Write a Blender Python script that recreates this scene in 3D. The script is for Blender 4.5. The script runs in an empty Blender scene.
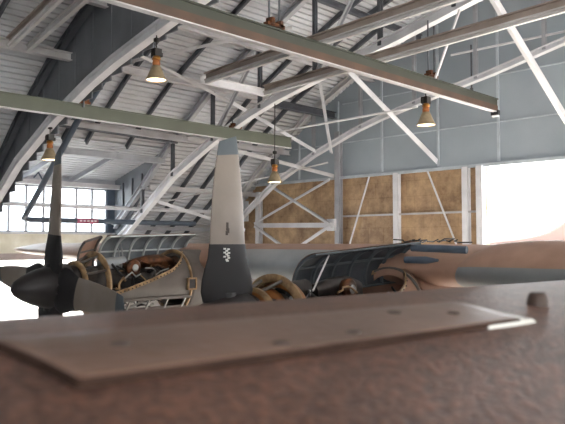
import bpy, math, random
from mathutils import Vector, Matrix
random.seed(7)
SC = bpy.context.scene
COL = SC.collection
FLOOR = -4.75

# ------------------------------------------------------------------ materials
def lin(h):
    h = h.lstrip('#')
    v = [int(h[i:i+2], 16)/255 for i in (0, 2, 4)]
    return tuple((c/12.92 if c <= .04045 else ((c+.055)/1.055)**2.4) for c in v)

def mat(name, col, rough=.6, metal=0., dirt=None, scale=3., amount=.5, bump=0., bscale=40., spec=.5):
    m = bpy.data.materials.new(name); m.use_nodes = True
    nt = m.node_tree; b = nt.nodes['Principled BSDF']
    c = lin(col)
    b.inputs['Roughness'].default_value = rough
    b.inputs['Metallic'].default_value = metal
    b.inputs['Specular IOR Level'].default_value = spec
    tc = nt.nodes.new('ShaderNodeTexCoord')
    n = nt.nodes.new('ShaderNodeTexNoise'); n.inputs['Scale'].default_value = scale; n.inputs['Detail'].default_value = 6
    nt.links.new(tc.outputs['Object'], n.inputs['Vector'])
    r = nt.nodes.new('ShaderNodeValToRGB')
    d = lin(dirt) if dirt else tuple(x*.7 for x in c)
    d = tuple(c[i]*(1-amount)+d[i]*amount for i in range(3))
    r.color_ramp.elements[0].position = .38; r.color_ramp.elements[0].color = (*d, 1)
    r.color_ramp.elements[1].position = .62; r.color_ramp.elements[1].color = (*c, 1)
    nt.links.new(n.outputs['Fac'], r.inputs['Fac']); nt.links.new(r.outputs['Color'], b.inputs['Base Color'])
    if bump:
        n2 = nt.nodes.new('ShaderNodeTexNoise'); n2.inputs['Scale'].default_value = bscale; n2.inputs['Detail'].default_value = 4
        nt.links.new(tc.outputs['Object'], n2.inputs['Vector'])
        bp = nt.nodes.new('ShaderNodeBump'); bp.inputs['Strength'].default_value = bump; bp.inputs['Distance'].default_value = .01
        nt.links.new(n2.outputs['Fac'], bp.inputs['Height']); nt.links.new(bp.outputs['Normal'], b.inputs['Normal'])
    return m

def emis(name, col, s):
    m = bpy.data.materials.new(name); m.use_nodes = True
    b = m.node_tree.nodes['Principled BSDF']
    b.inputs['Base Color'].default_value = (*lin(col), 1)
    b.inputs['Emission Color'].default_value = (*lin(col), 1)
    b.inputs['Emission Strength'].default_value = s
    return m

def glassmat(name, tint, mix):
    m = bpy.data.materials.new(name); m.use_nodes = True
    nt = m.node_tree; nt.nodes.clear()
    o = nt.nodes.new('ShaderNodeOutputMaterial'); t = nt.nodes.new('ShaderNodeBsdfTransparent'); g = nt.nodes.new('ShaderNodeBsdfGlossy')
    t.inputs['Color'].default_value = (*lin(tint), 1); g.inputs['Roughness'].default_value = .05
    x = nt.nodes.new('ShaderNodeMixShader'); x.inputs[0].default_value = mix
    nt.links.new(t.outputs[0], x.inputs[1]); nt.links.new(g.outputs[0], x.inputs[2]); nt.links.new(x.outputs[0], o.inputs[0])
    return m

def battmat():
    m = bpy.data.materials.new('kraft_insulation'); m.use_nodes = True
    nt = m.node_tree; b = nt.nodes['Principled BSDF']; b.inputs['Roughness'].default_value = .45
    tc = nt.nodes.new('ShaderNodeTexCoord'); mp = nt.nodes.new('ShaderNodeMapping')
    mp.inputs['Rotation'].default_value = (0, math.pi/2, math.pi/2)
    sp = nt.nodes.new('ShaderNodeSeparateXYZ'); cb = nt.nodes.new('ShaderNodeCombineXYZ')
    nt.links.new(tc.outputs['Object'], sp.inputs[0]); nt.links.new(sp.outputs['Y'], cb.inputs['X']); nt.links.new(sp.outputs['Z'], cb.inputs['Y'])
    br = nt.nodes.new('ShaderNodeTexBrick')
    br.inputs['Scale'].default_value = 1.
    br.inputs['Brick Width'].default_value = .62; br.inputs['Row Height'].default_value = .5
    br.inputs['Mortar Size'].default_value = .015; br.inputs['Mortar Smooth'].default_value = .3
    br.inputs['Color1'].default_value = (*lin('ab8a6a'), 1); br.inputs['Color2'].default_value = (*lin('987858'), 1); br.inputs['Mortar'].default_value = (*lin('8a6a48'), 1)
    nt.links.new(cb.outputs[0], br.inputs['Vector'])
    n = nt.nodes.new('ShaderNodeTexNoise'); n.inputs['Scale'].default_value = 1.3; n.inputs['Detail'].default_value = 8; n.inputs['Roughness'].default_value = .7
    nt.links.new(tc.outputs['Object'], n.inputs['Vector'])
    r = nt.nodes.new('ShaderNodeValToRGB')
    r.color_ramp.elements[0].position = .36; r.color_ramp.elements[0].color = (*lin('6a5444'), 1)
    r.color_ramp.elements[1].position = .64; r.color_ramp.elements[1].color = (*lin('e6c69c'), 1)
    nt.links.new(n.outputs['Fac'], r.inputs['Fac'])
    mx = nt.nodes.new('ShaderNodeMix'); mx.data_type = 'RGBA'; mx.blend_type = 'MIX'; mx.inputs['Factor'].default_value = .5
    nt.links.new(br.outputs['Color'], mx.inputs['A']); nt.links.new(r.outputs['Color'], mx.inputs['B'])
    nt.links.new(mx.outputs['Result'], b.inputs['Base Color'])
    n2 = nt.nodes.new('ShaderNodeTexNoise'); n2.inputs['Scale'].default_value = 9; n2.inputs['Detail'].default_value = 5
    nt.links.new(tc.outputs['Object'], n2.inputs['Vector'])
    bp = nt.nodes.new('ShaderNodeBump'); bp.inputs['Strength'].default_value = .6; bp.inputs['Distance'].default_value = .05
    nt.links.new(n2.outputs['Fac'], bp.inputs['Height']); nt.links.new(bp.outputs['Normal'], b.inputs['Normal'])
    return m

def skinmat():
    """gritty brown non-skid paint"""
    m = mat('brown_nonskid_paint', '#6b4a3b', .45, 0., '#543b30', 9., .7, spec=.5)
    nt = m.node_tree; b = nt.nodes['Principled BSDF']
    tc = nt.nodes.new('ShaderNodeTexCoord')
    n2 = nt.nodes.new('ShaderNodeTexNoise'); n2.inputs['Scale'].default_value = 95; n2.inputs['Detail'].default_value = 4
    nt.links.new(tc.outputs['Object'], n2.inputs['Vector'])
    bp = nt.nodes.new('ShaderNodeBump'); bp.inputs['Strength'].default_value = .9; bp.inputs['Distance'].default_value = .007
    nt.links.new(n2.outputs['Fac'], bp.inputs['Height']); nt.links.new(bp.outputs['Normal'], b.inputs['Normal'])
    src = b.inputs['Base Color'].links[0].from_socket
    r = nt.nodes.new('ShaderNodeValToRGB'); r.color_ramp.elements[0].position = .42; r.color_ramp.elements[0].color = (.45, .43, .42, 1)
    r.color_ramp.elements[1].position = .62; r.color_ramp.elements[1].color = (1.5, 1.5, 1.5, 1)
    nt.links.new(n2.outputs['Fac'], r.inputs['Fac'])
    mx = nt.nodes.new('ShaderNodeMix'); mx.data_type = 'RGBA'; mx.blend_type = 'MULTIPLY'; mx.inputs['Factor'].default_value = .8
    nt.links.new(src, mx.inputs['A']); nt.links.new(r.outputs['Color'], mx.inputs['B']); nt.links.new(mx.outputs['Result'], b.inputs['Base Color'])
    return m

M = dict(
    roof=mat('galvanised_roof_sheet', '#cfd2d8', .45, .0, '#a09b98', .35, .5),
    rafter=mat('dark_rafter_steel', '#5a5d64', .6, 0, '#44464b', 2, .6),
    steel=mat('grey_painted_steel', '#aeb0b6', .5, 0, '#86878c', 1.5, .5),
    white=mat('white_painted_steel', '#e6e6ea', .45, 0, '#c2c2c6', 1.5, .5),
    pale=mat('pale_dusty_steel', '#cccbcd', .5, 0, '#aaa6a4', 1.2, .6),
    brownsteel=mat('dusty_brown_steel', '#a0948c', .6, 0, '#82756e', 1.5, .6),
    olive=mat('olive_green_paint', '#43463e', .55, 0, '#3a3d36', 1.2, .6),
    olive2=mat('sage_green_paint', '#5e6256', .55, 0, '#52564b', 1.2, .6),
    brown_flange=mat('dark_brown_flange', '#60483a', .6, 0, '#473a32', 1.5, .8),  # brown lower part of the higher monorail beam
    curtain=mat('dark_sheet_metal', '#7b7f86', .55, 0, '#5f6268', .8, .6),
    panel=mat('blue_grey_wall_panel', '#a4aeb6', .6, 0, '#8f9aa4', .5, .5, .15, 12),
    batten=mat('pale_blue_batten', '#c2cbd2', .5),
    batt=battmat(),
    cream=mat('cream_wall_paint', '#f4eedc', .7, 0, '#dcd3b8', 2.5, .6),
    lintel_shade=mat('shaded_lintel', '#c3b3ae', .7),
    whitewall=mat('white_wall_paint', '#eeeeec', .7),
    floor=mat('pale_concrete_floor', '#d2cec6', .5, 0, '#b3afa8', .4, .6),
    apron=mat('sunlit_concrete_apron', '#d0ccc4', .8, 0, '#bcb8b0', .2, .5),
    glass=glassmat('window_glass', '#f2f6f8', .06),
    pipe=mat('blue_grey_pipe', '#566270', .5, 0, '#414a56', 3, .5),
    red=mat('red_pipe_band', '#b05a74', .5), label=mat('white_pipe_lettering', '#f2e6ea', .5),
    skin=skinmat(),
    brown=mat('desert_brown_paint', '#b08c78', .5, 0, '#9a7765', 2.5, .6, .1, 15),
    plate=mat('worn_grey_brown_plate', '#7d6153', .36, 0, '#604a3e', 5, .7, .25, 45),
    faded=mat('dark_brown_aircraft_paint', '#5e4b45', .7, 0, '#54443f', 1, .5),
    plate_edge=mat('dark_plate_edge', '#3a2c26', .95, 0, '#2c211d', 20, .6, spec=.05),  # plate edge faces, darker and duller than the top
    underside=mat('grey_lower_skin', '#8c8f90', .5, 0, '#7b7d7e', 2, .5),  # grey for the lower strips of the inboard fairing
    tan=mat('scraped_tan_edge', '#c6a98c', .5), dark=mat('black_rubber', '#26262a', .55, 0, '#18181b', 4, .5),
    boltm=mat('dark_fastener', '#46362f', .6),
    baremetal=mat('bare_grey_aluminium', '#aab0b4', .35, .35, '#8c9296', 2, .5),
    bladem=mat('pale_grey_blade', '#887d74', .45, 0, '#74695f', 2.2, .6, .05, 30),
    tip=mat('slate_blade_tip', '#4d565c', .5), cuff=mat('charcoal_deice_boot', '#232123', .65, 0, '#1b1a1b', 4, .6),
    black=mat('black_spinner_paint', '#2b2728', .45, 0, '#1f1b1c', 5, .6),
    chip=mat('white_stencil', '#e4e2dc', .6), chipd=mat('dark_scuff', '#4a3f3a', .7),
    bronze=mat('bronze_frame_primer', '#b0926a', .45, .15, '#6e5236', 6, .8),
    copper=mat('heat_stained_steel', '#7c4e30', .35, .5, '#38261c', 7, .9),
    copperring=mat('bronze_gearbox_band', '#a9703e', .35, .6, '#5b3a20', 5, .7),
    cowl=mat('grey_brown_cowl', '#6b645f', .5, 0, '#575049', 3, .6),
    inner=mat('grey_cowl_lining', '#85898c', .45, .1, '#5c5f62', 3, .6),
    innerd=mat('dark_cowl_lining', '#4c5054', .45, .1, '#303336', 3, .6),
    rib=mat('pale_rib_primer', '#c6c8c6', .5), ribd=mat('slate_rib', '#5f6468', .5),
    engine=mat('dark_engine_casing', '#4a4644', .4, .6, '#2a2624', 6, .7),
    wire=mat('black_hose', '#1f1d1d', .5), silver=mat('silver_tube', '#b8b8b6', .3, .7),
    brass=mat('brass_lamp_cap', '#b07c3c', .35, .6), lampbody=mat('black_lamp_ballast', '#2c2826', .5),
    shade=mat('smoky_lamp_shade', '#a59478', .35, .3, '#83715a', 8, .5),
    glow=emis('lamp_glow', '#ffe6c0', 2.2),
)
# the bulb's warm light
M['amber'] = emis('lamp_neck_glow', '#8a5226', .1)

# ------------------------------------------------------------------ mesh builder
class MB:
    def __init__(s): s.v = []; s.f = []; s.m = []; s.sm = []
    def add(s, vs, fs, mi=0, smooth=False):
        o = len(s.v); s.v += [tuple(v) for v in vs]
        for f in fs: s.f.append([i+o for i in f]); s.m.append(mi); s.sm.append(smooth)
        return s
    def box(s, c, d, mi=0, R=None):
        vs = []
        for x in (-.5, .5):
            for y in (-.5, .5):
                for z in (-.5, .5):
                    p = Vector((x*d[0], y*d[1], z*d[2]))
                    if R: p = R @ p
                    vs.append(p+Vector(c))
        return s.add(vs, [(0,1,3,2),(4,6,7,5),(0,4,5,1),(2,3,7,6),(0,2,6,4),(1,5,7,3)], mi)
    def bar(s, p, q, w, h, mi=0, up=(0,0,1)):
        p = Vector(p); q = Vector(q); d = (q-p); L = d.length; d.normalize()
        u = Vector(up)
        if abs(d.dot(u)) > .98: u = Vector((0,1,0)) if abs(d.y) < .9 else Vector((1,0,0))
        sd = d.cross(u).normalized(); u = sd.cross(d).normalized()
        R = Matrix((d, sd, u)).transposed()
        return s.box((p+q)/2, (L, w, h), mi, R)
    def ibeam(s, p, q, w, h, t=.025, mi=0, mf=None, up=(0,0,1)):
        mf = mi if mf is None else mf
        p = Vector(p); q = Vector(q); d = (q-p).normalized(); u = Vector(up)
        if abs(d.dot(u)) > .98: u = Vector((1,0,0))
        sd = d.cross(u).normalized(); u = sd.cross(d).normalized()
        s.bar(p, q, t, h-2*t, mi, u)
        o = u*(h/2-t/2)
        s.bar(p+o, q+o, w, t, mi, u); s.bar(p-o, q-o, w, t, mf, u)
        return s
    def angle(s, p, q, w, t=.02, mi=0, up=(0,0,1)):
        p = Vector(p); q = Vector(q); d = (q-p).normalized(); u = Vector(up)
        if abs(d.dot(u)) > .98: u = Vector((1,0,0))
        sd = d.cross(u).normalized(); u = sd.cross(d).normalized()
        s.bar(p+u*(w/2-t/2), q+u*(w/2-t/2), w, t, mi, u)
        s.bar(p+sd*(w/2-t/2), q+sd*(w/2-t/2), t, w, mi, u)
        return s
    def tube(s, pts, r, n=10, mi=0, cap=True):
        pts = [Vector(p) for p in pts]; rs = r if isinstance(r, (list, tuple)) else [r]*len(pts)
        ring = []; prev = None
        for i, p in enumerate(pts):
            d = (pts[min(i+1, len(pts)-1)]-pts[max(i-1, 0)]).normalized()
            u = prev if prev is not None else (Vector((0,0,1)) if abs(d.z) < .9 else Vector((1,0,0)))
            a = (u-d*u.dot(d)).normalized(); prev = a; b = d.cross(a)
            ring.append([p+(a*math.cos(2*math.pi*k/n)+b*math.sin(2*math.pi*k/n))*rs[i] for k in range(n)])
        vs = [v for rr in ring for v in rr]
        fs = [(i*n+k, i*n+(k+1) % n, (i+1)*n+(k+1) % n, (i+1)*n+k) for i in range(len(pts)-1) for k in range(n)]
        s.add(vs, fs, mi, True)
        if cap:
            s.add(ring[0], [list(range(n))[::-1]], mi); s.add(ring[-1], [list(range(n))], mi)
        return s
    def lathe(s, prof, c=(0,0,0), axis='x', n=32, mi=0, a0=0, a1=2*math.pi):
        """prof: (t along axis, radius)"""
        full = abs(a1-a0-2*math.pi) < 1e-6; k = n if full else n+1
        vs = []
        for t, r in prof:
            for j in range(k):
                a = a0+(a1-a0)*j/n; x, y = r*math.cos(a), r*math.sin(a)
                p = (t, x, y) if axis == 'x' else ((x, y, t) if axis == 'z' else (x, t, y))
                vs.append((p[0]+c[0], p[1]+c[1], p[2]+c[2]))
        fs = []
        for i in range(len(prof)-1):
            for j in range(n):
                j2 = (j+1) % k
                fs.append((i*k+j, i*k+j2, (i+1)*k+j2, (i+1)*k+j))
        return s.add(vs, fs, mi, True)
    def loft(s, rings, mi=0, cap=True, smooth=True, mis=None):
        n = len(rings[0]); vs = [p for r in rings for p in r]
        for i in range(len(rings)-1):
            pass
        o = len(s.v); s.v += [tuple(v) for v in vs]
        for i in range(len(rings)-1):
            for k in range(n):
                s.f.append([o+i*n+k, o+i*n+(k+1) % n, o+(i+1)*n+(k+1) % n, o+(i+1)*n+k]); s.m.append(mis[i] if mis else mi); s.sm.append(smooth)
        if cap:
            s.add(rings[0], [list(range(n))[::-1]], mis[0] if mis else mi); s.add(rings[-1], [list(range(n))], mis[-1] if mis else mi)
        return s
    def prism(s, poly, off, mi=0):
        n = len(poly); a = [Vector(p) for p in poly]; b = [p+Vector(off) for p in a]
        return s.add(a+b, [list(range(n))[::-1], [n+i for i in range(n)]]+[(i, (i+1) % n, n+(i+1) % n, n+i) for i in range(n)], mi)
    def build(s, name, mats, parent=None, loc=None):
        me = bpy.data.meshes.new(name)
        org = Vector(loc) if loc is not None else Vector((0,0,0))
        me.from_pydata([Vector(v)-org for v in s.v], [], s.f)
        for m in (mats if isinstance(mats, (list, tuple)) else [mats]): me.materials.append(m)
        me.polygons.foreach_set('material_index', s.m); me.polygons.foreach_set('use_smooth', s.sm)
        me.validate(); me.update()
        import bmesh
        bm = bmesh.new(); bm.from_mesh(me); bmesh.ops.recalc_face_normals(bm, faces=bm.faces); bm.to_mesh(me); bm.free()
        o = bpy.data.objects.new(name, me); COL.objects.link(o)
        o.location = org
        if parent is not None:
            o.parent = parent
        return o

def tag(o, label=None, cat=None, group=None, kind=None):
    if label: o['label'] = label
    if cat: o['category'] = cat
    if group: o['group'] = group
    if kind: o['kind'] = kind
    return o
def empty(name, loc, label, cat, group=None):
    o = bpy.data.objects.new(name, None); COL.objects.link(o); o.location = loc; o.empty_display_size = .2
    return tag(o, label, cat, group)
def part(mb, name, mats, parent, label=None):
    """mesh built in world coordinates, parented to a thing whose origin is offset"""
    off = Vector((0,0,0)); p = parent
    while p is not None: off += p.location; p = p.parent
    o = mb.build(name, mats)
    o.data.transform(Matrix.Translation(-off)); o.parent = parent
    if label: o['label'] = label
    return o
def struct(o): o['kind'] = 'structure'; return o
def copy_tree(o, parent=None):
    c = o.copy(); COL.objects.link(c)
    if parent is not None: c.parent = parent
    for ch in list(o.children): copy_tree(ch, c)
    return c

# ------------------------------------------------------------------ hangar profile (y across from the camera, z up)
ROOF = [(0, 9.3), (4, 8.7), (7, 8.05), (10, 7.2), (12, 6.5), (14, 5.6), (16, 4.6), (18, 3.25), (19, 2.42), (20, 1.62), (21.6, .45), (23.6, -1.1)]
CHORD = [(0, 6.0), (4, 5.7), (7, 5.25), (9, 4.8), (10.6, 4.5), (12.9, 4.02), (14, 3.72), (15.8, 3.1), (17.8, 2.2), (19.3, 1.22), (20.55, .42), (21.9, -.3)]
def interp(P, y):
    y = abs(y)
    for (a, b), (c, d) in zip(P, P[1:]):
        if y <= c: return b+(d-b)*(y-a)/(c-a)
    return P[-1][1]
def roof(y): return interp(ROOF, y)
def chord(y): return interp(CHORD, y)
XT1, XT2, XT3, XW = 7.7, 12.8, 17.35, 18.0
SH = .22                                     # roof sheet above rafters
XB = -9.0                                    # rear wall of the hangar

# ------------------------------------------------------------------ setting
g = MB(); g.box((0, 0, FLOOR-.1), (600, 600, .2)); o = struct(g.build('ground', M['apron']))
g = MB(); g.box(((XB+XW)/2, 0, FLOOR+.005), (XW-XB, 47.2, .02)); struct(g.build('floor', M['floor']))

def sheet(mb, prof, x0, x1, pitch=.19, depth=.07):
    """corrugated sheet: ribs run along x, following the polyline prof in (y, z)"""
    pts = []
    for (a, b), (c, d) in zip(prof, prof[1:]):
        L = math.hypot(c-a, d-b); n = max(1, round(L/pitch)); ny, nz = -(d-b)/L, (c-a)/L
        if nz < 0: ny, nz = -ny, -nz
        for k in range(n):
            for fr, up in ((0, 0), (.7, 0), (.74, 1), (.96, 1)):
                t = (k+fr)/n
                pts.append((a+(c-a)*t+ny*up*depth, b+(d-b)*t+nz*up*depth))
    pts.append(prof[-1])
    n = len(pts)
    vs = [(x0, y, z) for y, z in pts]+[(x1, y, z) for y, z in pts]+[(x0, y, z+.16) for y, z in pts]+[(x1, y, z+.16) for y, z in pts]
    fs = [(i, i+1, n+i+1, n+i) for i in range(n-1)]+[(2*n+i, 3*n+i, 3*n+i+1, 2*n+i+1) for i in range(n-1)]
    mb.add(vs, fs)
up = lambda P, dz: [(y, z+dz) for y, z in P]
DORM = [(18.38, 2.98), (21.75, 2.1)]
main = up(ROOF, SH)
short = [p for p in main if p[0] <= 18]+[(18.4, roof(18.4)+SH)]
cm = MB()
sheet(cm, main, XB, 7.95); sheet(cm, short, 7.95, 12.95); sheet(cm, main, 12.95, XW+.4)
sheet(cm, up(DORM, .14), 7.95, 12.95)
sheet(cm, [(-y, z) for y, z in main], XB, XW+.1, .6)
ceiling = struct(cm.build('ceiling', M['roof']))
# dark rafters hung under the sheets, one mesh each
for x in [-.9, .8, 2.5, 4.3, 6.0, 9.25, 10.0, 11.4, 14.5, 15.4, 16.3]:
    r = MB(); P = [p for p in ROOF if p[0] >= 4]
    if 7.95 < x < 12.95: P = [p for p in P if p[0] <= 18]+[(18.4, roof(18.4))]
    for (a, b), (c, d) in zip(P, P[1:]): r.ibeam((x, a, b+.1), (x, c, d+.1), .065, .15)
    r.build('rafter', M['rafter'], ceiling)
for x in (9.4, 11.1):
    r = MB(); r.ibeam((x, 18.4, 2.78), (x, 21.6, 2.1), .1, .16); r.build('dormer_rafter', M['steel'], ceiling)

# wall with the doorway on the right (blue grey panels above, foil faced insulation below)
w = MB()
ys = [-23.6+.4*i for i in range(119)]
for a, b in zip(ys, ys[1:]):
    za, zb = roof(a)+SH+.08, roof(b)+SH+.08; b0 = 2.3
    if max(za, zb) <= b0: continue
    za, zb = max(za, b0+.01), max(zb, b0+.01)
    w.prism([(XW, a, b0), (XW, b, b0), (XW, b, zb), (XW, a, za)], (.15, 0, 0))
wr = struct(w.build('wall_right', M['panel']))
for y in (7.1, 9.16, 11.16, 13.3, 15.2, 17.1):
    b = MB(); b.box((XW-.02, y, (2.36+roof(y))/2), (.05, .07, roof(y)-2.36)); b.build('batten', M['batten'], wr)
for z, y0, y1 in ((3.5, 4, 17.4), (4.87, 4, 15)):
    b = MB(); b.box((XW-.015, (y0+y1)/2, z), (.03, y1-y0, .035)); b.build('seam', M['batten'], wr)
w = MB()
for a, b in [(9.6, 12.6), (12.6, 15.1), (15.1, 18.6)]+[(18.6+.2*i, 18.8+.2*i) for i in range(25)]:
    w.prism([(XW+.06, a, FLOOR), (XW+.06, b, FLOOR), (XW+.06, b, min(2.32, roof(b)+.32)), (XW+.06, a, min(2.32, roof(a)+.32))], (.15, 0, 0))
struct(w.build('wall_insulation', M['batt']))
w = MB(); w.box((XW+.13, -21.2, (FLOOR+2.28)/2), (.15, 4.7, 2.28-FLOOR)); struct(w.build('wall_front', M['panel']))
t = MB(); t.box((XW-.03, 5.2, 2.28), (.1, 29, .09)); t2 = struct(t.build('trim_1', M['batten']))
for i, (y0, y1, z) in enumerate(((9.85, 15.0, .93), (9.85, 15.0, -1.6))):
    t = MB(); t.box((XW+.0, (y0+y1)/2, z), (.07, y1-y0, .06)); struct(t.build('trim_%d' % (i+2), M['pale']))

# far wall under the eaves with the dormer band of windows and the open side doors
DY = 21.6
w = MB()
w.box((10.45, DY+.1, -.02), (5.0, .2, .66))
struct(w.build('wall_left', M['cream']))
w = MB(); w.box((10.45, DY+.05, -.45), (5.0, .34, .22)); struct(w.build('trim_4', M['lintel_shade']))  # lower part of the lintel, its shade put into the pink-grey colour
w = MB(); w.box((10.45, DY+.02, .33), (5.0, .3, .06)); struct(w.build('trim_5', M['pale']))
w = MB(); w.box((10.45, DY+.1, 2.13), (5.0, .2, .4)); struct(w.build('trim_6', M['steel']))
w = MB()
w.prism([(12.93, 18.36, 3.35), (12.93, DY+.15, 2.5), (12.93, DY+.15, -1.2), (12.93, 20.6, .9)], (.07, 0, 0))
wc = struct(w.build('wall_dormer', M['curtain']))
for y in (19.2, 19.8, 20.4, 21.0):
    b = MB(); b.box((12.9, y, (roof(y)+.0+2.7-.21*(y-18.4))/2), (.05, .05, 2.7-.21*(y-18.4)-roof(y))); b.build('stud', M['rafter'], wc)
w = MB(); w.box((15.6, 23.65, (FLOOR-.85)/2), (5.0, .15, -.85-FLOOR)); struct(w.build('wall_side', M['whitewall']))
w = MB(); w.box((12.7, 22.6, (FLOOR-.4)/2), (.5, 2.0, -.4-FLOOR)); struct(w.build('wall_jamb', M['whitewall']))
w = MB(); w.box((-.5, 23.65, 1.0), (16.9, .15, 2.6)); w.box((-.5, 23.65, -2.8), (16.9, .15, 3.9)); w.box((-.5, 23.65, -.5), (16.9, .15, 1.0)); struct(w.build('wall_annex', M['curtain']))
w = MB(); w.box((XB, 13, (9.4+FLOOR)/2), (.2, 21.4, 9.4-FLOOR)); w.box((XB, 0, (9.4+FLOOR)/2), (.2, 6, 9.4-FLOOR)); w.box((XB, -13.3, 6.0), (.2, 20.7, 6.8)); struct(w.build('wall_rear', M['curtain']))  # unseen wall, its open side added to light the interior from behind
w = MB(); w.box((4.5, -23.65, -.3), (27, .15, 1.2)); struct(w.build('wall_near', M['panel']))
xm = [8.0, 8.5, 9.07, 9.65, 10.25, 10.85, 11.45, 12.05, 12.62]
for i, (a, b) in enumerate(zip(xm, xm[1:])):
    f = MB()
    for x in (a+.02, b-.02): f.box((x, DY+.08, 1.14), (.04, .07, 1.58))
    for z in (.38, 1.91): f.box(((a+b)/2, DY+.08, z), (b-a, .07, .05))
    fr = struct(f.build('window_%d' % (i+1), M['steel']))
    p = MB(); p.box(((a+b)/2, DY+.09, 1.14), (b-a-.06, .012, 1.5)); p.build('pane', M['glass'], fr)
w = MB(); w.box((12.79, DY+.1, 1.1), (.33, .2, 1.7)); struct(w.build('trim_7', M['pipe']))

# ------------------------------------------------------------------ roof trusses
def truss(x, label, mats, ymin=4.0, ylast=21.4, webs=True, skip=()):
    t = empty('roof_truss', (x, 12, chord(12)), label, 'truss', 'arched roof trusses')
    top = MB()
    P = [p for p in ROOF if p[0] >= ymin and p[0] <= ylast]+[(ylast, roof(ylast))]
    for (a, b), (c, d) in zip(P, P[1:]): top.ibeam((x, a, b), (x, c, d), .16, .2)
    part(top, 'top_chord', mats[0], t)
    bot = MB(); Q = [p for p in CHORD if p[0] >= ymin and p[0] <= ylast]+[(ylast, chord(ylast))]
    for (a, b), (c, d) in zip(Q, Q[1:]): bot.ibeam((x, a, b), (x, c, d+.0), .2, .24 if x < 15 else .17)
    part(bot, 'bottom_chord', mats[1], t)
    if webs:
        yy = [5.4, 7.5, 9.5, 11.6, 13.7, 15.8, 17.85, 19.6]
        for i, y in enumerate(yy):
            m = MB(); m.ibeam((x, y, chord(y)), (x, y, roof(y)), .1, .1); part(m, 'web_post', mats[2], t)
            if i and i not in skip:
                m = MB(); m.angle((x+.02, yy[i-1], roof(yy[i-1])-.1), (x+.02, y, chord(y)+.1), .09, .018); part(m, 'web_diagonal', mats[3], t)
    return t
truss(XT1, 'grey arched roof truss at left, backed by the dark stepped sheet metal curtain', [M['rafter'], M['white'], M['rafter'], M['rafter']], webs=False)
truss(XT2, 'pale arched roof truss rising from behind the left engine to the top of the photo', [M['steel'], M['white'], M['rafter'], M['steel']], skip=(2,4,6,7))
truss(XT3, 'grey arched roof truss standing closest to the blue grey doorway wall', [M['pale'], M['white'], M['steel'], M['white']], skip=(1,2,3,4,5,6,7))

# draft curtain: vertical sheets hung behind the left truss, bottoms cut in steps
c = MB(); y = 5.0; k = 0
while y < 20.4:
    y1 = y+.42
    c.box((XT1+.19+.018*(k % 2), (y+y1)/2, (max(roof(y), roof(y1))+.2+chord(y1)-.08)/2), (.03, .42, max(roof(y), roof(y1))+.2-chord(y1)+.08))
    y = y1; k += 1
dc = tag(c.build('draft_curtain', M['curtain']), 'dark grey sheet metal curtain with stepped lower edge hung on the left truss', 'partition')

# purlins along the hangar
def purlin(y, z, x0, x1, w, h, m, label, name='roof_purlin', cat='beam', group='purlins under the roof'):
    b = MB(); b.ibeam((x0, y, z), (x1, y, z), w, h, .022, 0)
    return tag(b.build(name, m, None, ((x0+x1)/2, y, z)), label, cat, group)
purlin(15.3, 4.6, 3, 14.6, .2, .2, M['pale'], 'pale purlin passing right behind the shade of the largest hanging lamp')
purlin(15.3, 4.5, 14.75, 17.9, .2, .22, M['rafter'], 'dark purlin meeting the blue grey wall, right of the short white tie beam')
purlin(13.6, 5.5, 5, 17.9, .16, .18, M['pale'], 'pinkish pale purlin just under the higher green monorail')
purlin(11.7, 6.5, 5, 17.9, .14, .16, M['rafter'], 'dark purlin above the higher green monorail near the top of the photo')
purlin(17.55, 3.38, 8.0, 17.9, .16, .18, M['pale'], 'pale purlin just below the lower sage green monorail')
purlin(18.42, 2.72, 7.95, 12.9, .18, .2, M['steel'], 'grey beam at the inner edge of the window dormer')
purlin(21.2, 2.0, 7.95, 12.9, .16, .16, M['pale'], 'pale beam right above the row of windows')
purlin(19.4, 1.9, 12.95, 17.9, .14, .16, M['pale'], 'dusty purlin on the low roof behind the tall propeller blade')
purlin(21.3, .55, 13.0, 17.9, .14, .14, M['steel'], 'lowest grey purlin just above the engine cowl door')
t = MB(); t.tube([(8.0, 20.25, 1.2), (17.9, 20.25, 1.2)], .07, 12)
tag(t.build('tie_pipe', M['white']), 'long white horizontal pipe crossing in front of the windows', 'pipe')

# track beams at right angles to the monorails
def track(x, y0, y1, z0, z1, label):
    b = MB(); b.ibeam((x, y0, z0), (x, y1, z1), .17, .2, .03, 0, 1); b.bar((x, y0, z0-.135), (x, y1, z1-.135), .08, .06, 1)
    return tag(b.build('track_beam', [M['brownsteel'], M['pale']], None, (x, (y0+y1)/2, (z0+z1)/2)), label, 'beam', 'brown track beams')
track(10.4, 13.1, -1, 4.16, 4.68, 'brown track beam with pale lower flange, left one of the parallel pair at centre')
track(12.42, 13.1, -1, 4.18, 4.68, 'brown track beam with pale lower flange running to the top right corner')
b = MB(); b.ibeam((10.3, 13.22, 4.12), (12.5, 13.22, 4.12), .12, .2, .025); tag(b.build('tie_beam', M['white'], None, (11.4, 13.22, 4.12)), 'short white beam joining the lower ends of the two central brown track beams', 'beam')
track(6.3, 15.15, 10, 4.62, 5.62, 'brown track beam at top left corner, wider left one of its pair')
b = MB(); b.ibeam((6.72, 15.15, 4.55), (6.72, 10, 5.5), .1, .16, .02)
tag(b.build('track_beam', M['pale'], None, (6.72, 12.5, 5)), 'thin pale track beam at top left corner, right one of its pair', 'beam', 'brown track beams')

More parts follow.
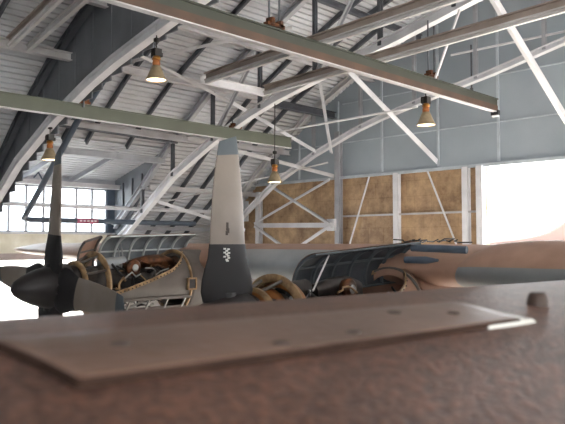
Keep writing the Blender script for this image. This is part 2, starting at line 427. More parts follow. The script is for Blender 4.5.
# green monorail beams
def monorail(y, x0, x1, z, h, web, flange, label, hangers):
    r = empty('monorail_beam', ((x0+x1)/2, y, z), label, 'beam', 'green monorail beams')
    m = MB(); m.bar((x0, y, z+.06), (x1, y, z+.06), .06, h-.16); m.bar((x0, y, z+h/2-.015), (x1, y, z+h/2-.015), .13, .03); part(m, 'web', web, r)
    m = MB(); m.bar((x0, y, z-h/2+.085), (x1, y, z-h/2+.085), .09, .15); m.bar((x0, y, z-h/2), (x1, y, z-h/2), .13, .02, 1); part(m, 'lower_flange', [flange, M['pale']], r)
    for x in hangers:
        m = MB(); zt = chord(y)-.05 if chord(y) > z+.3 else z+.5
        for s in (-.12, .12): m.tube([(x+s, y, z+h/2), (x+s, y, zt)], .018, 8)
        m.box((x, y, z+h/2+.05), (.4, .12, .06), 1); m.box((x-.12, y-.03, z+h/2+.1), (.08, .14, .1), 1); m.box((x+.13, y+.02, z+h/2+.09), (.07, .16, .12), 1)
        part(m, 'hanger', [M['rafter'], M['copper']], r)
    return r
r = monorail(8.1, 2.5, 15.8, 3.5, .34, M['olive'], M['brown_flange'], 'olive green monorail beam with brown lower edge sloping across the top centre', (XT1+.2, XT2))
m = MB(); m.box((15.75, 8.1, 3.3), (.1, .2, .12)); m.box((15.75, 8.1, 3.225), (.08, .16, .04), 1); part(m, 'end_stop', [M['dark'], M['white']], r)
monorail(14.75, 2.5, 15.1, 3.17, .34, M['olive2'], M['olive2'], 'lower sage green monorail beam crossing behind the propeller blade tip at left', (XT1+.2, XT2))

# braces
def brace(name, p, q, w, m, label, cat='brace', group=None, rod=False):
    b = MB()
    if rod: b.tube([p, q], w/2, 8)
    else: b.angle(p, q, w, .02)
    c = (Vector(p)+Vector(q))/2
    return tag(b.build(name, m, None, c), label, cat, group)
KB = 'knee braces between truss and doorway wall'
brace('knee_brace', (12.95, 10.85, 4.5), (17.85, 11.2, 2.5), .17, M['white'], 'white slanting brace ending above the kraft insulation right of the hanging lamp', group=KB)
brace('knee_brace', (12.95, 6.75, 5.2), (17.85, 6.8, 2.5), .19, M['white'], 'broad bright white brace at the right edge of the photo', group=KB)
brace('knee_brace', (12.9, 15.4, 4.35), (17.3, 15.7, 3.2), .12, M['white'], 'thin white brace left of centre ending on the arched truss by the wall', group=KB)
brace('knee_brace', (12.9, 17.2, 3.35), (17.9, 15.35, 2.35), .13, M['pale'], 'pale brace passing behind the small far lamp to the wall column', group=KB)
brace('tie_rod', (14.5, 15.0, 3.45), (14.5, 9.6, 3.5), .06, M['white'], 'thin white rod crossing from the tilted braces to the right hand lamp', 'rod', rod=True)
brace('tie_rod', (12.9, 20.1, 1.2), (17.2, 15.0, 2.75), .05, M['pale'], 'thin pale rod rising from the left engine towards the wall column', 'rod', rod=True)
brace('tie_rod', (XT3, 10.3, 5.55), (XT3, 6.6, 5.5), .07, M['white'], 'thin white rod near the right edge just under the track beam', 'rod', rod=True)
brace('hanger_strut', (12.8, 7.35, 5.1), (12.8, 8.0, 3.66), .06, M['white'], 'thin white strut reaching down to the right end of the green monorail', 'strut', rod=True)
brace('hanger_strut', (15.5, 13.84, 4.97), (17.2, 14.86, 3.06), .1, M['white'], 'near vertical white strut below the centre track beam', 'strut')
brace('wall_strut', (17.95, 13.8, 2.28), (17.95, 15.0, -.9), .06, M['white'], 'thin white strut leaning left across the kraft insulation beside the middle column', 'strut', rod=True)
brace('wall_strut', (17.95, 11.55, 2.28), (17.95, 10.4, -.4), .06, M['white'], 'thin white strut leaning right across the kraft insulation beside the doorway', 'strut', rod=True)
brace('sway_brace', (8.1, 15.9, 4.3), (12.65, 12.3, 5.75), .08, M['pale'], 'pale flat brace crossing behind the large hanging lamp', group=None)
brace('sway_brace', (8.05, 13.4, 4.55), (12.65, 14.9, 4.15), .08, M['pale'], 'pale brace running under the roof from the stepped curtain to the centre', group=None)
brace('sway_brace', (12.9, 18.9, 1.4), (17.2, 19.3, .5), .11, M['white'], 'white brace sloping down behind the left engine cowl door', group=None)
brace('sway_brace', (14.4, 11.3, 5.3), (17.2, 12.0, 6.1), .12, M['white'], 'short white brace under the roof between the track beams at top', group=None)
b = MB(); b.tube([(17.9, 9.95, 5.9), (17.9, 9.95, 4.6)], .025, 8); b.box((17.9, 9.95, 4.55), (.06, .08, .1))
tag(b.build('wall_conduit', M['rafter']), 'thin vertical conduit on the upper grey wall above the monorail end', 'conduit')

# columns of the doorway wall and the cross bracing
def column(y, wd, m, label, zt=2.26):
    b = MB(); b.ibeam((XW-.1, y, FLOOR+.01), (XW-.1, y, zt), wd, .2, .03, up=(1,0,0))
    b.box((XW-.1, y, FLOOR+.03), (.34, wd+.14, .04))
    b.box((XW-.2, y, (FLOOR+zt)/2), (.02, wd, zt-FLOOR-.1))
    return tag(b.build('steel_column', m, None, (XW-.1, y, FLOOR)), label, 'column', 'wall columns')
column(15.12, .2, M['steel'], 'grey steel column at the right end of the cross bracing', 3.9)
column(12.66, .17, M['white'], 'white steel column halfway along the kraft insulation')
column(10.17, .18, M['white'], 'white steel column left of the pair beside the bright doorway')
column(9.7, .2, M['white'], 'white steel column at the edge of the bright doorway')
column(19.2, .2, M['white'], 'white steel column at the left end of the cross bracing', 2.0)
xb = empty('cross_brace', (17.75, 17.2, -1), 'white cross bracing of angles and a wide strut between two wall columns', 'brace')
XX = 17.64
m = MB(); m.ibeam((XX, 19.1, .68), (XX, 15.2, .62), .14, .17); part(m, 'strut', M['white'], xb)
for p, q in (((19.1, .75), (15.25, 2.2)), ((18.3, 2.2), (15.25, .65)), ((19.1, .65), (15.25, -1.3)), ((15.25, .6), (19.1, -1.3))):
    m = MB(); m.angle((XX-.06, *p), (XX-.06, *q), .09, .02); part(m, 'diagonal', M['white'], xb)
for y, z in ((19.0, .7), (15.3, .63)):
    m = MB(); m.box((XX+.08, y, z), (.1, .36, .42)); part(m, 'gusset', M['white'], xb)
m = MB(); m.box((17.6, 19.75, 1.25), (.04, .5, .8)); m.box((17.57, 19.72, 1.25), (.03, .12, .12), 1)
tag(m.build('wall_bracket', [M['white'], M['dark']]), 'white plate with dark slot beside the tall propeller blade on the far wall', 'bracket')

# sprinkler pipe with its elbow
sp = empty('sprinkler_pipe', (8.8, 19.9, .75), 'blue grey pipe with an elbow and red band passing in front of the windows', 'pipe')
m = MB(); pts = [(8.8, 13.4, 5.45), (8.8, 16.6, 3.35), (8.8, 19.7, .9), (8.82, 19.95, .76), (9.05, 20.05, .72), (12.7, 20.05, .72), (15.4, 20.05, .72)]
m.tube(pts, .085, 14); part(m, 'pipe', M['pipe'], sp)
m = MB(); m.tube([(10.6, 20.05, .72), (11.35, 20.05, .72)], .09, 14); part(m, 'band', M['red'], sp)
for i in range(5):
    m = MB(); m.box((10.72+.13*i, 19.965, .72), (.08, .02, .05)); part(m, 'lettering', M['label'], sp)
for (y, z) in ((18.6, 1.77), (17.9, 2.32)):
    m = MB(); m.tube([(8.8, y, z), (8.6, y-.06, z+.26), (8.45, y-.1, z+.1)], .025, 8); part(m, 'branch', M['pipe'], sp)
m = MB(); m.tube([(8.1, 17.2, 2.7), (8.1, 17.2, 3.22), (9.9, 17.2, 3.2), (12.5, 17.2, 3.16)], .035, 8)
tag(m.build('thin_pipe', M['rafter']), 'thin dark pipe with a short drop end beneath the roof behind the left lamp', 'pipe')

# lamps
def lamp(x, y, z, cord, label, first=None):
    if first is None:
        r = empty('high_bay_lamp', (x, y, z), label, 'lamp', 'hanging high bay lamps')
        m = MB(); m.lathe([(0, .205), (.02, .212), (.1, .17), (.22, .12), (.3, .085), (.3, .07), (.22, .105), (.1, .155), (.02, .196), (0, .205)], (x, y, z), 'z', 28); part(m, 'shade', M['shade'], r)
        m = MB(); m.lathe([(.02, .001), (.015, .1), (.02, .195), (.035, .195), (.05, .1), (.05, .001)], (x, y, z), 'z', 24); part(m, 'lens', M['glow'], r)
        m = MB(); m.lathe([(.29, .001), (.29, .075), (.36, .08), (.42, .065), (.42, .001)], (x, y, z), 'z', 20); part(m, 'glowing_neck', M['amber'], r)
        m = MB(); m.lathe([(.42, .001), (.42, .085), (.44, .09), (.5, .07), (.5, .001)], (x, y, z), 'z', 20); part(m, 'cap', M['brass'], r)
        m = MB(); m.box((x, y, z+.57), (.16, .16, .15)); m.box((x+.1, y, z+.54), (.06, .08, .08)); m.tube([(x-.12, y, z+.44), (x-.12, y, z+.6), (x, y, z+.66)], .012, 6); part(m, 'ballast', M['lampbody'], r)
    else:
        r = copy_tree(first); r.location = (x, y, z); r['label'] = label
        for ch in list(r.children):
            if ch.name.startswith('cord'): bpy.data.objects.remove(ch)
    m = MB(); m.tube([(x, y, z+.64), (x, y, z+cord)], .014, 6); m.lathe([(.78, .02), (.8, .06), (.86, .06), (.88, .02)], (x, y, z), 'z', 10, 0)
    part(m, 'cord', M['lampbody'], r)
    return r
L1 = lamp(XT1, 11.33, 3.3, 1.25, 'largest hanging lamp with glowing amber neck, below the roof at upper left')
lamp(XT1, 15.98, 2.08, .95, 'hanging lamp above the left propeller near the windows', L1)
lamp(XT2, 8.25, 2.63, .76, 'hanging lamp below the green monorail against the blue grey wall', L1)
lamp(XT2, 13.1, 1.66, 2.25, 'small far hanging lamp behind the tall propeller blade, beside the wall truss', L1)

# ------------------------------------------------------------------ the aircraft
H, RAD, PITCH = .10, 2.15, .0108
YC = ((H+RAD)*math.cos(.1079)-RAD)/math.sin(.1079)
def surf(x, y, lift=0):
    """point on the fuselage crown"""
    dy = y-YC; r = RAD+lift
    return Vector((x, y, -(H+RAD)-PITCH*x+math.sqrt(r*r-dy*dy)))
air = empty('transport_aircraft', (6, YC, FLOOR), 'brown four engined transport aircraft parked in the hangar with opened engine cowls', 'aircraft')
f = MB(); n = 220; rings = []
for x, k, dz in ((-9, .3, -.9), (-7.5, .62, -.6), (-5, .9, -.2), (-3, 1, 0), (0, 1, 0), (4, 1, 0), (8, 1, 0), (12, 1, 0), (17, 1, 0), (22, .8, .5), (28, .35, 1.2)):
    rings.append([(x, YC+RAD*k*math.sin(2*math.pi*i/n), -(H+RAD)-PITCH*x+dz+RAD*k*math.cos(2*math.pi*i/n)) for i in range(n)])
f.loft(rings); fus = part(f, 'fuselage', M['skin'], air)

# raised plate on the crown, right in front of the camera
def plate(corners, lift0, lift1, nu=40, nv=14, inset=0.):
    A, B, C, D = [Vector((*c, 0)) for c in corners]
    top = []; 
    for i in range(nu+1):
        u = i/nu; row = []
        for j in range(nv+1):
            v = j/nv
            p = (A*(1-u)+D*u)*(1-v)+(B*(1-u)+C*u)*v
            row.append(p)
        top.append(row)
    return top
def plate_mesh(mb, corners, l0, l1, mi=0, side=0, bevel=.008):
    nu, nv = 48, 16
    T = plate(corners, l0, l1, nu, nv)
    cen = (T[0][0]+T[nu][nv]+T[0][nv]+T[nu][0])/4
    vs = []; idx = {}
    for i in range(nu+1):
        for j in range(nv+1):
            p = T[i][j]; idx[i, j] = len(vs); vs.append(surf(p.x, p.y, l1))
    fs = [(idx[i, j], idx[i+1, j], idx[i+1, j+1], idx[i, j+1]) for i in range(nu) for j in range(nv)]
    edge = [(i, 0) for i in range(nu)]+[(nu, j) for j in range(nv)]+[(i, nv) for i in range(nu, 0, -1)]+[(0, j) for j in range(nv, 0, -1)]
    base = len(vs)
    for i, j in edge:
        p = T[i][j]; d = (p-cen).normalized()*bevel; vs.append(surf(p.x+d.x, p.y+d.y, l0))
    e = len(edge)
    mb.add(vs, fs, mi, True)
    o = len(mb.v)-len(vs)
    for k in range(e):
        mb.f.append([o+idx[edge[k]], o+idx[edge[(k+1) % e]], o+base+(k+1) % e, o+base+k]); mb.m.append(side); mb.sm.append(False)
CORN = [(0.275, 0.692), (0.280, 0.520), (1.057, 0.506), (1.111, 0.657)]
pm = MB(); plate_mesh(pm, CORN, -.008, .009, 0, 1, .006)
pl = part(pm, 'access_plate', [M['plate'], M['plate_edge']], fus, 'worn grey brown raised plate with dark edge')
sc = MB(); Cc = Vector((*CORN[2], 0)); Dd = Vector((*CORN[3], 0)); Bb = Vector((*CORN[1], 0)); Aa = Vector((*CORN[0], 0))
plate_mesh(sc, [tuple((Dd+(Aa-Dd)*.1)[:2]), tuple((Cc+(Bb-Cc)*.13)[:2]), tuple((Cc+(Bb-Cc)*-.06)[:2]), tuple((Dd*.6+Cc*.4)[:2])], -.004, .005, 0, 0, .012)
part(sc, 'scraped_corner', M['chip'], fus, 'bright bare scraped corner of the plate')
def stud(x, y, r, h, m, name='fastener', label=None):
    b = MB(); c = surf(x, y); b.lathe([(-.004, r*1.1), (h*.35, r*1.1), (h*.8, r*.95), (h, r*.7), (h, .0005)], c, 'z', 18)
    return part(b, name, m, fus, label)
stud(*(1.310, 0.589), .019, .027, M['boltm'], 'fastener', 'dark round fastener standing up beside the plate')
for u, v in ((.12, .45), (.5, .8), (.72, .3), (.33, .85), (.86, .55)):
    p = (Aa*(1-u)+Dd*u)*(1-v)+(Bb*(1-u)+Cc*u)*v
    c = surf(p.x, p.y, .009); b = MB(); b.lathe([(-.002, .011), (.0012, .011), (.002, .008), (.002, .0005)], c, 'z', 16); part(b, 'screw_head', M['chipd'], fus)

# wing
def foil(y, le, chordlen, th, zc, n=44, y2=None):
    pts = []
    for i in range(n):
        a = 2*math.pi*i/n; x = .5*(1-math.cos(a)); s = 1 if a <= math.pi else -1
        t = 5*th*(.2969*math.sqrt(max(x, 0))-.126*x-.3516*x*x+.2843*x**3-.1036*x**4)
        pts.append((le+x*chordlen, y, zc+s*t*chordlen+.03*math.sin(math.pi*x)*chordlen*.5))
    return pts
WS = [(-19.5+1.6, 8.3, 2.7, .12, -.22), (YC-6, 8.6, 4.5, .155, -.42), (YC+1.5, 8.75, 4.5, .155, -.42), (6.3, 8.75, 4.4, .155, -.42), (8.6, 8.15, 4.4, .155, -.41), (11.5, 8.05, 4.1, .15, -.37), (19.0, 8.28, 2.75, .12, -.2), (19.75, 8.45, 2.3, .08, -.19), (20.05, 9.0, 1.2, .04, -.19)]
wm = MB(); wm.loft([foil(*s) for s in WS]); wing = part(wm, 'wing', M['brown'], air)
def le_panel(name, y0, y1, m, grow, label, frac=12, fup=24, shear=0., split=0):
    """leading edge skin wrapped over the front of the wing"""
    def sec(y):
        for a, b in zip(WS, WS[1:]):
            if a[0] <= y <= b[0]:
                t = (y-a[0])/(b[0]-a[0]); return [a[i]+(b[i]-a[i])*t for i in range(5)]
    rows = []
    N = 16
    for k in range(N+1):
        y = y0+(y1-y0)*k/N; s = sec(y)
        # rounded ends
        e = min(k, N-k)/4; gq = grow*(1 if e >= 1 else math.sqrt(max(0, 1-(1-e)**2)))+.004
        P = foil(y, s[1], s[2], s[3], s[4], 96); sel = [P[i % 96] for i in range(-frac*2, fup+1)]
        c = Vector((s[1]+.5, y, s[4]))
        rows.append([Vector(p)+(Vector(p)-c).normalized()*gq-Vector((0, shear*k/N*i/len(sel), 0)) for i, p in enumerate(sel)])
    mb = MB(); L = len(rows[0]); vs = [p for r in rows for p in r]
    mb.add(vs, [(i*L+j, i*L+j+1, (i+1)*L+j+1, (i+1)*L+j) for i in range(N) for j in range(L-1)], 0, True)
    if split: mb.m = [1 if k % (L-1) < split else 0 for k in range(len(mb.m))]
    return part(mb, name, [m, M['underside']], wing, label)
le_panel('leading_edge_skin', 7.0, 9.75, M['baremetal'], .03, 'bare grey metal leading edge skin between the engines', 10, 9)
le_panel('leading_edge_skin', 1.2, 5.45, M['brown'], .13, 'brown rounded leading edge fairing beside the fuselage', 12, 24, .6, 26)
# dark tube put in for the shadowed gap by the fairing, pipe, wires
m = MB(); m.tube([(8.62, 4.9, -.1), (8.5, 5.75, -.07)], .055, 10); m.tube([(8.42, 5.25, -.25), (8.42, 5.45, -.25), (8.4, 5.8, -.25)], [.02, .055, .05], 10)
part(m, 'gap_shade_and_line', M['pipe'], wing)
for k in range(7):
    y = 5.1+.16*k; m = MB(); p = [(8.6+random.uniform(-.1, .1)+.12*j, y+random.uniform(-.12, .12), .005+random.uniform(0, .06)) for j in range(4)]
    m.tube(p, .01, 6); part(m, 'loose_wire', M['wire'], wing)

# propellers ----------------------------------------------------------
HUBS = dict(near=(5.3, 6.25, -1.0), far=(5.3, 10.85, -.75))
def blade_mesh(R, feather, near):
    CR = .99 if near else .9
    """blade along +Z; feather angle turns the chord from the disc plane (Y) to the axis (X)"""
    st = [(.22, .40, .18), (.30, .70, .17), (.42, .76, .15), (.56, .73, .135), (.7, .65, .125), (.82, .57, .11), (CR-.005, .53, .1), (CR, .52, .095), (1.2, .5, .08), (1.5, .46, .065), (1.8, .40, .05), (2.0, .345, .042), (R-.2, .32, .036), (R-.06, .28, .03), (R, .25, .02)]
    rings = []; mis = []
    for k, (r, c, t) in enumerate(st):
        ring = []
        for i in range(24):
            a = 2*math.pi*i/24
            u = c/2*math.cos(a); v = t/2*math.sin(a)*(1+.25*math.cos(a))
            z = r
            if r > R-.3: z = r+(-u)*.35*((r-(R-.3))/.3)*(-1)
            x = math.sin(feather)*u+math.cos(feather)*v; y = -math.cos(feather)*u+math.sin(feather)*v
            ring.append((x, y, z))
        rings.append(ring); mis.append(0)
    mis = [1 if st[k+1][0] <= CR-.004 else (2 if st[k][0] >= R-.21 else 0) for k in range(len(st)-1)]
    mb = MB(); mb.loft(rings, mis=mis)
    return mb
def propeller(hub, roll, feather, near):
    h = Vector(hub)
    hb = MB(); hb.lathe([(-.2, .3), (.0, .36), (.22, .36), (.3, .25), (.3, .001)], h, 'x', 28)
    for k in range(4):
        a = roll+k*math.pi/2; d = Vector((0, math.sin(a), math.cos(a)))
        hb.tube([h+d*.2, h+d*.4], [.15, .11], 16)
    pr = part(hb, 'propeller', M['black'], air)
    s = MB(); s.lathe([(-.70, .002), (-.69, .05), (-.64, .12), (-.52, .2), (-.34, .285), (-.12, .35), (.06, .385), (.24, .4), (.24, .3)], h, 'x', 36); part(s, 'spinner', M['black'], pr)
    for k in range(4):
        b = blade_mesh(2.28, feather, near)
        o = b.build('blade', [M['bladem'], M['cuff'], M['tip'], M['chip'], M['chipd']])
        a = roll+k*math.pi/2
        o.data.transform(Matrix.Rotation(-a, 4, 'X'))
        o.data.transform(Matrix.Translation(h-Vector(air.location))); o.parent = pr
        if k == 0 and near:
            # white stencil mark on the boot and a dark scuff on the paint
            nrm = Vector((-math.cos(feather), -math.sin(feather), 0)); tan = Vector((math.sin(feather), -math.cos(feather), 0))
            q = MB()
            def patch(u, z, w, hh, dpt, mi):
                c = h+tan*u+nrm*dpt+Vector((0, 0, z)); q.bar(c-tan*w/2, c+tan*w/2, .006, hh, mi)
            for (u, z) in ((-.03, .93), (.025, .925), (-.0, .905), (-.03, .885), (.03, .88), (-.0, .865), (.02, .845), (-.03, .835), (.03, .82), (.0, .80), (.01, .785)): patch(u-.05, z, .036, .02, .06, 0)
            part(q, 'stencil_mark', M['chip'], pr)
            q = MB()
            for (u, z, hh) in ((.0, 1.2, .1), (.012, 1.15, .06), (-.008, 1.12, .05)): patch(u-.03, z, .03, hh, .043, 0)
            part(q, 'scuff', M['chipd'], pr)
    return pr
propeller(HUBS['near'], 0, math.radians(84), True)
propeller(HUBS['far'], math.radians(-4), math.radians(-5), False)

# nacelles ------------------------------------------------------------
def shell(mb, x0, x1, zlo, zhi, rad, c, side, mi=0, nx=28, nz=8):
    """side skin of the nacelle: strip between heights zlo(x) and zhi(x) on a cylinder"""
    vs = []
    for i in range(nx+1):
        x = x0+(x1-x0)*i/nx; a, b = zlo(x), zhi(x)
        for j in range(nz+1):
            z = a+(b-a)*j/nz; z = max(-rad*.995, min(rad*.995, z))
            vs.append((c[0]+x, c[1]+side*math.sqrt(rad*rad-z*z), c[2]+z))
    L = nz+1
    mb.add(vs, [(i*L+j, (i+1)*L+j, (i+1)*L+j+1, i*L+j+1) for i in range(nx) for j in range(nz)], mi, True)
EDGE = [(.7, -.17), (1.2, -.04), (1.7, .11), (2.1, .25), (2.32, .38), (2.46, .5), (2.56, .57)]
def edge0(x):
    for (a, b), (c, d) in zip(EDGE, EDGE[1:]):
        if x <= c: return b+(d-b)*(x-a)/(c-a)
    return EDGE[-1][1]
def door(parent, p0, p1, r0, r1, a0, a1, mats, nribs, rail=True, label=None, name='cowl_door'):
    p0, p1 = Vector(p0), Vector(p1); mb = MB(); nx, na = 30, 14
    def P(t, a, dr=0):
        c = p0.lerp(p1, t); r = r0+(r1-r0)*t+dr
        return c+Vector((0, r*math.cos(a), r*math.sin(a)))
    A = [math.radians(a0+(a1-a0)*j/na) for j in range(na+1)]; L = na+1
    for dr, mi in ((0, 0), (.02, 1)):
        vs = [P(i/nx, a, dr) for i in range(nx+1) for a in A]
        mb.add(vs, [(i*L+j, (i+1)*L+j, (i+1)*L+j+1, i*L+j+1) for i in range(nx) for j in range(na)], mi, True)
    o = part(mb, name, mats[:2], parent, label)
    ln = (p1-p0).length
    rb = MB()
    for k in range(nribs):
        t = k/(nribs-1); w = .03/ln
        for dr in (0, -.045):
            vs = [P(t+s*w*(1 if dr == 0 else 1), a, dr) for a in A for s in (-.5, .5)]
            rb.add(vs, [(2*j, 2*j+1, 2*j+3, 2*j+2) for j in range(na)], 0)
        for s in (-.5, .5):
            vs = [P(t+s*w, a, dr) for a in A for dr in (0, -.045)]
            rb.add(vs, [(2*j, 2*j+1, 2*j+3, 2*j+2) for j in range(na)], 0)
    for a in (A[0], A[-1], A[na//2]):
        rb.tube([P(0, a, -.01), P(1, a, -.01)], .018, 8)
    return o, rb
def ring(mb, x, c, ro, ri, w, mi=0, a0=0, a1=2*math.pi):
    mb.lathe([(x-w/2, ri), (x-w/2, ro), (x+w/2, ro), (x+w/2, ri), (x-w/2, ri)], c, 'x', 40, mi, a0, a1)
def nacelle(hub, dark):
    c = Vector(hub); K = 1.32 if dark else 1.
    edge = lambda x: edge0(x/K); X1 = 2.56*K
    body = MB()                                          # fixed aft body faired into the wing
    body.lathe([(X1-.06, .50), (X1-.06, .60), (X1+.04, .62), (3.4, .62), (4.6, .52), (5.8, .25), (6.4, .03)], c, 'x', 40)
    shell(body, .74, X1, lambda x: -.24, edge, .6, c, -1)
    shell(body, .74, X1, lambda x: -.24, edge, .585, c, -1)
    shell(body, .74, X1, lambda x: -.24, edge, .6, c, 1)
    shell(body, .9, X1, lambda x: -.6, lambda x: -.5, .6, c, 1); shell(body, .9, X1, lambda x: -.6, lambda x: -.5, .6, c, -1)
    # square inspection hole with a pale frame
    yy = c.y-.612
    na = part(body, 'nacelle', M['cowl'] if not dark else M['brown'], air)
    q = MB(); q.box((c.x+X1-.06, c.y-.60, c.z-.02), (.15, .06, .17), 1); 
    for dx, dz, w, h in ((0, .1, .2, .03), (0, -.1, .2, .03), (-.09, 0, .03, .2), (.09, 0, .03, .2)): q.box((c.x+X1-.06+dx, c.y-.615, c.z-.02+dz), (w, .06, h), 0)
    part(q, 'inspection_hole', [M['bronze'], M['dark']], na)
    for side in (-1, 1):
        rim = MB()
        pts = []
        for i in range(25):
            x = .74+(X1-.74)*i/24; z = edge(x); pts.append((c.x+x, c.y+side*math.sqrt(max(.001, .61**2-z*z)), c.z+z))
        for p, q_ in zip(pts, pts[1:]): rim.bar(p, q_, .02, .06)
        for p in pts: rim.box((p[0], p[1]+side*.014, p[2]-.01), (.022, .012, .022), 1)
        part(rim, 'fastener_rim', [M['bronze'], M['dark']], na)
    fr = MB(); ring(fr, .42, c, .44, .37, .07); part(fr, 'frame_ring', M['bronze'], na)
    fr = MB(); ring(fr, .78, c, .60, .5, .05); ring(fr, .82, c, .53, .49, .06); part(fr, 'frame_ring', M['bronze'], na)
    fr = MB(); ring(fr, X1-.06, c, .63, .56 if not dark else .6, .04); part(fr, 'frame_ring', M['bronze' if not dark else 'cowl'], na)
    for a in (.5, 1.2, 1.9, 2.6, 4.0, 5.4):
        s = MB(); s.tube([c+Vector((.42, .41*math.cos(a), .41*math.sin(a))), c+Vector((.78, .55*math.cos(a), .55*math.sin(a)))], .022, 8); part(s, 'stay', M['cowl'], na)
    for z, y in ((-.26, -.56), (-.45, -.42), (-.26, .56)):
        lo = MB(); lo.bar(c+Vector((.78, y, z)), c+Vector((X1, y, z)), .03, .05); part(lo, 'longeron', M['cowl'], na)
    for x in (1.2, 1.6, 2.0, 2.4):
        lo = MB(); lo.bar(c+Vector((x, -.56, -.26)), c+Vector((x, -.42, -.46)), .03, .03); part(lo, 'bracket', M['silver'], na)
    if dark:
        fr = MB(); fr.lathe([(.36, .3), (.36, .39), (.5, .4), (.51, .37), (.56, .37), (.57, .42), (.68, .43), (.68, .3)], c, 'x', 40); part(fr, 'gearbox_band', M['copperring'], na)
        fr = MB(); ring(fr, .9, c, .52, .42, .11); part(fr, 'frame_ring', M['copperring'], na)
    # engine
    e = MB()
    e.lathe([(.25, .001), (.25, .30), (.4, .33), (.5, .25), (.7, .22), (.72, .3), (.9, .31), (.95, .26), (1.3, .25), (1.34, .3), (1.42, .3), (1.46, .26), (1.9, .27), (1.95, .31), (2.05, .31), (2.1, .24), (2.6, .2), (2.6, .001)], c+Vector((0, 0, .04)), 'x', 32)
    e.box(c+Vector((.55, -.12, .2)), (.32, .3, .2)); e.box(c+Vector((.6, .1, -.2)), (.3, .4, .22)); e.box(c+Vector((1.15, -.2, -.18)), (.3, .2, .24)); e.box(c+Vector((1.7, -.25, -.22)), (.34, .16, .2))
    eng = part(e, 'engine', M['engine'], air)
    a = MB(); a.lathe([(0, .001), (0, .06), (.03, .06), (.03, .12), (.05, .15), (.1, .15), (.1, .13), (.2, .13), (.24, .12), (.4, .12)], c+Vector((1.42*K*(1.05 if dark else 1), -.36, .3+(.06 if dark else 0))), 'y', 26)
    part(a, 'starter_flange', M['copper'], eng)
    a = MB(); a.lathe([(-.001, .001), (-.02, .05), (0, .065)], c+Vector((1.42*K*(1.05 if dark else 1), -.36, .3+(.06 if dark else 0))), 'y', 20); part(a, 'starter_cap', M['silver'], eng)
    a = MB(); a.tube([c+Vector((.95, .05, .34)), c+Vector((1.15, .02, .36)), c+Vector((1.4, 0, .38))], .13, 18); part(a, 'oil_tank', M['baremetal' if not dark else 'engine'], eng)
    a = MB(); a.tube([c+Vector(p) for p in ((1.5, -.05, .34), (1.8, -.1, .4), (2.1, -.12, .42), (2.35, -.1, .36), (2.5, 0, .2))], [.1, .12, .12, .11, .1], 16); part(a, 'bleed_duct', M['copper' if not dark else 'engine'], eng)
    a = MB(); a.tube([c+Vector(p) for p in ((1.9, .15, .4), (2.2, .12, .46), (2.45, .1, .42), (2.6, .05, .3))], .06, 12); part(a, 'bleed_duct', M['engine'], eng)
    for k in range(34):
        x = random.uniform(.85, 2.3*K); y0 = random.uniform(-.52, -.15); z0 = random.uniform(-.52, .38)
        pts = [c+Vector((x, y0, z0))]
        for j in range(5):
            pts.append(pts[-1]+Vector((random.uniform(.02, .16), random.uniform(-.07, .07), random.uniform(-.11, .1))))
        for p in pts:
            dy, dz = p.y-c.y, p.z-c.z; rr = math.hypot(dy, dz)
            if rr > .55: p.y = c.y+dy*.55/rr; p.z = c.z+dz*.55/rr
        a = MB(); a.tube(pts, random.choice((.012, .016, .022)), 7); part(a, 'hose', M[random.choice(('wire', 'silver', 'copper', 'bronze', 'wire'))], eng)
    return na
nf = nacelle(HUBS['far'], False)
nn = nacelle(HUBS['near'], True)
# open cowl doors: far engine light lining, near engine dark lining
yf, zf = HUBS['far'][1], HUBS['far'][2]
d, rb = door(nf, (6.55, 11.0, -.42), (8.55, 11.0, -.36), .56, .56, -25, 78, [M['inner'], M['brown']], 7, label='raised cowl door with pale grey ribbed lining')
part(rb, 'door_rib', M['rib'], nf)
d, rb = door(nf, (6.1, 11.0, -.42), (6.48, 11.0, -.4), .5, .6, -5, 62, [M['brown'], M['brown']], 2, label='short brown cowl flap tilted outward'); part(rb, 'door_rib', M['cowl'], nf)
m = MB(); m.tube([(6.62, 10.7, -.5), (6.85, 11.2, .0)], .014, 8); m.tube([(6.5, 10.6, -.45), (6.85, 11.3, -.1)], .01, 8); part(m, 'prop_rod', M['silver'], nf)
d, rb = door(nn, (7.05, 6.35, -.66), (9.1, 5.95, -.5), .5, .52, -15, 85, [M['innerd'], M['brown']], 7, label='raised cowl door with dark ribbed lining')
part(rb, 'door_rib', M['ribd'], nn)
m = MB(); m.tube([(6.46, 5.9, -0.62), (7.43, 6.45, -0.15)], .014, 8); part(m, 'prop_rod', M['pale'], nn)

# landing gear under the belly
for (x, y) in ((-5.5, YC), (9.4, YC-1.9), (9.4, YC+1.9), (11, YC-1.9), (11, YC+1.9)):
    g = MB(); g.lathe([(-.2, .3), (-.22, .5), (-.15, .6), (.15, .6), (.22, .5), (.2, .3)], (x, y, FLOOR+.62), 'y', 28); part(g, 'wheel', M['dark'], air)
    g = MB(); g.tube([(x, y, FLOOR+.62), (x, y*.85+YC*.15, -3.2)], .12, 12); part(g, 'gear_leg', M['silver'], air)

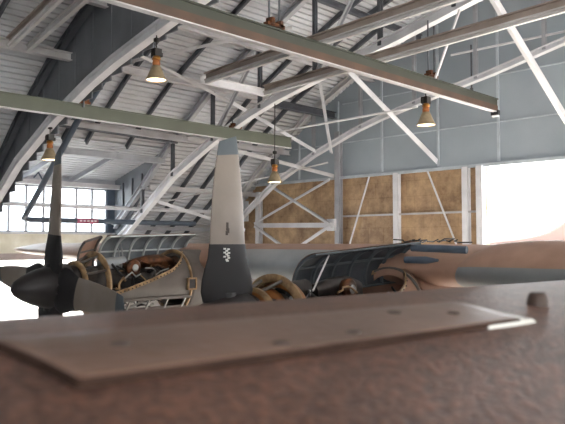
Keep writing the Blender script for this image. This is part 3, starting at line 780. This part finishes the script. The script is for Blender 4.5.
# ------------------------------------------------------------------ second aircraft, outside beyond the doorway
s2 = math.sqrt(.5); R2 = Vector((s2, -s2, 0)); F2 = Vector((s2, s2, 0)); D2 = 45.
tail = empty('parked_aircraft', F2*D2+R2*20+Vector((0, 0, FLOOR)), 'second brown aircraft standing outside the bright doorway, its tail fin fairing rising at right', 'aircraft')
def at2(s, dz, dep=0): return F2*(D2+dep)+R2*s+Vector((0, 0, dz))
f = MB(); rings = []
for s, k, zc in ((-9, .05, -2.4), (-8, .5, -2.3), (-5, .95, -2.1), (0, 1, -2.1), (17, 1, -2.1), (24, .75, -1.6), (32, .2, -.7)):
    rings.append([at2(s, zc+2.05*k*math.cos(2*math.pi*i/40), 2.05*k*math.sin(2*math.pi*i/40)) for i in range(40)])
f.loft(rings); part(f, 'fuselage', M['faded'], tail)
prof = [(12.5, -.15), (13.6, .04), (14.6, .16), (15.4, .24), (16.6, .4), (17.3, .56), (17.9, .76), (18.4, 1.06), (19.0, 1.42), (20.3, 2.5), (21.5, 4.6), (22.8, 7.6), (26.5, 7.8), (27.5, .0), (24, -.6), (18, -.4)]
f = MB(); f.prism([at2(s, z, -.2) for s, z in prof], F2*.4); o = part(f, 'tail_fin', M['faded'], tail)
bv = o.modifiers.new('bevel', 'BEVEL'); bv.width = .15; bv.segments = 3
for s, dp in ((-3, 0), (10, -1.6), (10, 1.6)):
    g = MB(); 
    c = at2(s, FLOOR+.6, dp); g.tube([c-F2*.2, c+F2*.2], .6, 24); g.tube([c, Vector((c.x, c.y, -3.4))], .15, 10); part(g, 'wheel', M['dark'], tail)

# ------------------------------------------------------------------ light
w = bpy.data.worlds.new('sky'); SC.world = w; w.use_nodes = True
bg = w.node_tree.nodes['Background']; bg.inputs[0].default_value = (.95, .975, 1, 1); bg.inputs[1].default_value = 3.0
sd = bpy.data.lights.new('sun', 'SUN'); sd.energy = 6; sd.angle = math.radians(2); sd.color = (1, .95, .88)
so = bpy.data.objects.new('sun', sd); COL.objects.link(so)
so.rotation_euler = Vector((-.75, .25, -.75)).to_track_quat('-Z', 'Y').to_euler()
def portal(name, loc, direction, sx, sy):
    l = bpy.data.lights.new(name, 'AREA'); l.shape = 'RECTANGLE'; l.size = sx; l.size_y = sy; l.cycles.is_portal = True
    o = bpy.data.objects.new(name, l); COL.objects.link(o); o.location = loc
    o.rotation_euler = Vector(direction).to_track_quat('-Z', 'Z').to_euler()
portal('doorway_portal', (XW+.3, -4.5, -1.2), (-1, 0, 0), 28.4, 7)
portal('window_portal', (10.4, DY+.3, 1.15), (0, -1, 0), 5, 1.6)
portal('rear_gap_portal', (XB-.3, -13.2, -1), (1, 0, 0), 20.4, 7.4)  # samples sky through the added rear opening
portal('near_side_portal', (4.5, -23.9, -2.8), (0, 1, 0), 26, 3.8)
portal('side_door_portal', (10.4, DY+.4, -2.6), (0, -1, 0), 5, 4.2)
for l in (L1, ):
    pass

# ------------------------------------------------------------------ camera
cd = bpy.data.cameras.new('camera'); cam = bpy.data.objects.new('camera', cd); COL.objects.link(cam)
cd.sensor_width = 36; cd.lens = 36*669/565; cd.clip_start = .02; cd.clip_end = 1000
P = math.atan(31/669)
cam.rotation_euler = Vector((s2*math.cos(P), s2*math.cos(P), math.sin(P))).to_track_quat('-Z', 'Y').to_euler()
cd.dof.use_dof = True; cd.dof.focus_distance = 12; cd.dof.aperture_fstop = 5.4
SC.camera = cam
vs = SC.view_settings
vs.view_transform = 'Standard'; vs.look = 'None'; vs.gamma = 1; vs.use_curve_mapping = False; vs.exposure = 1.95
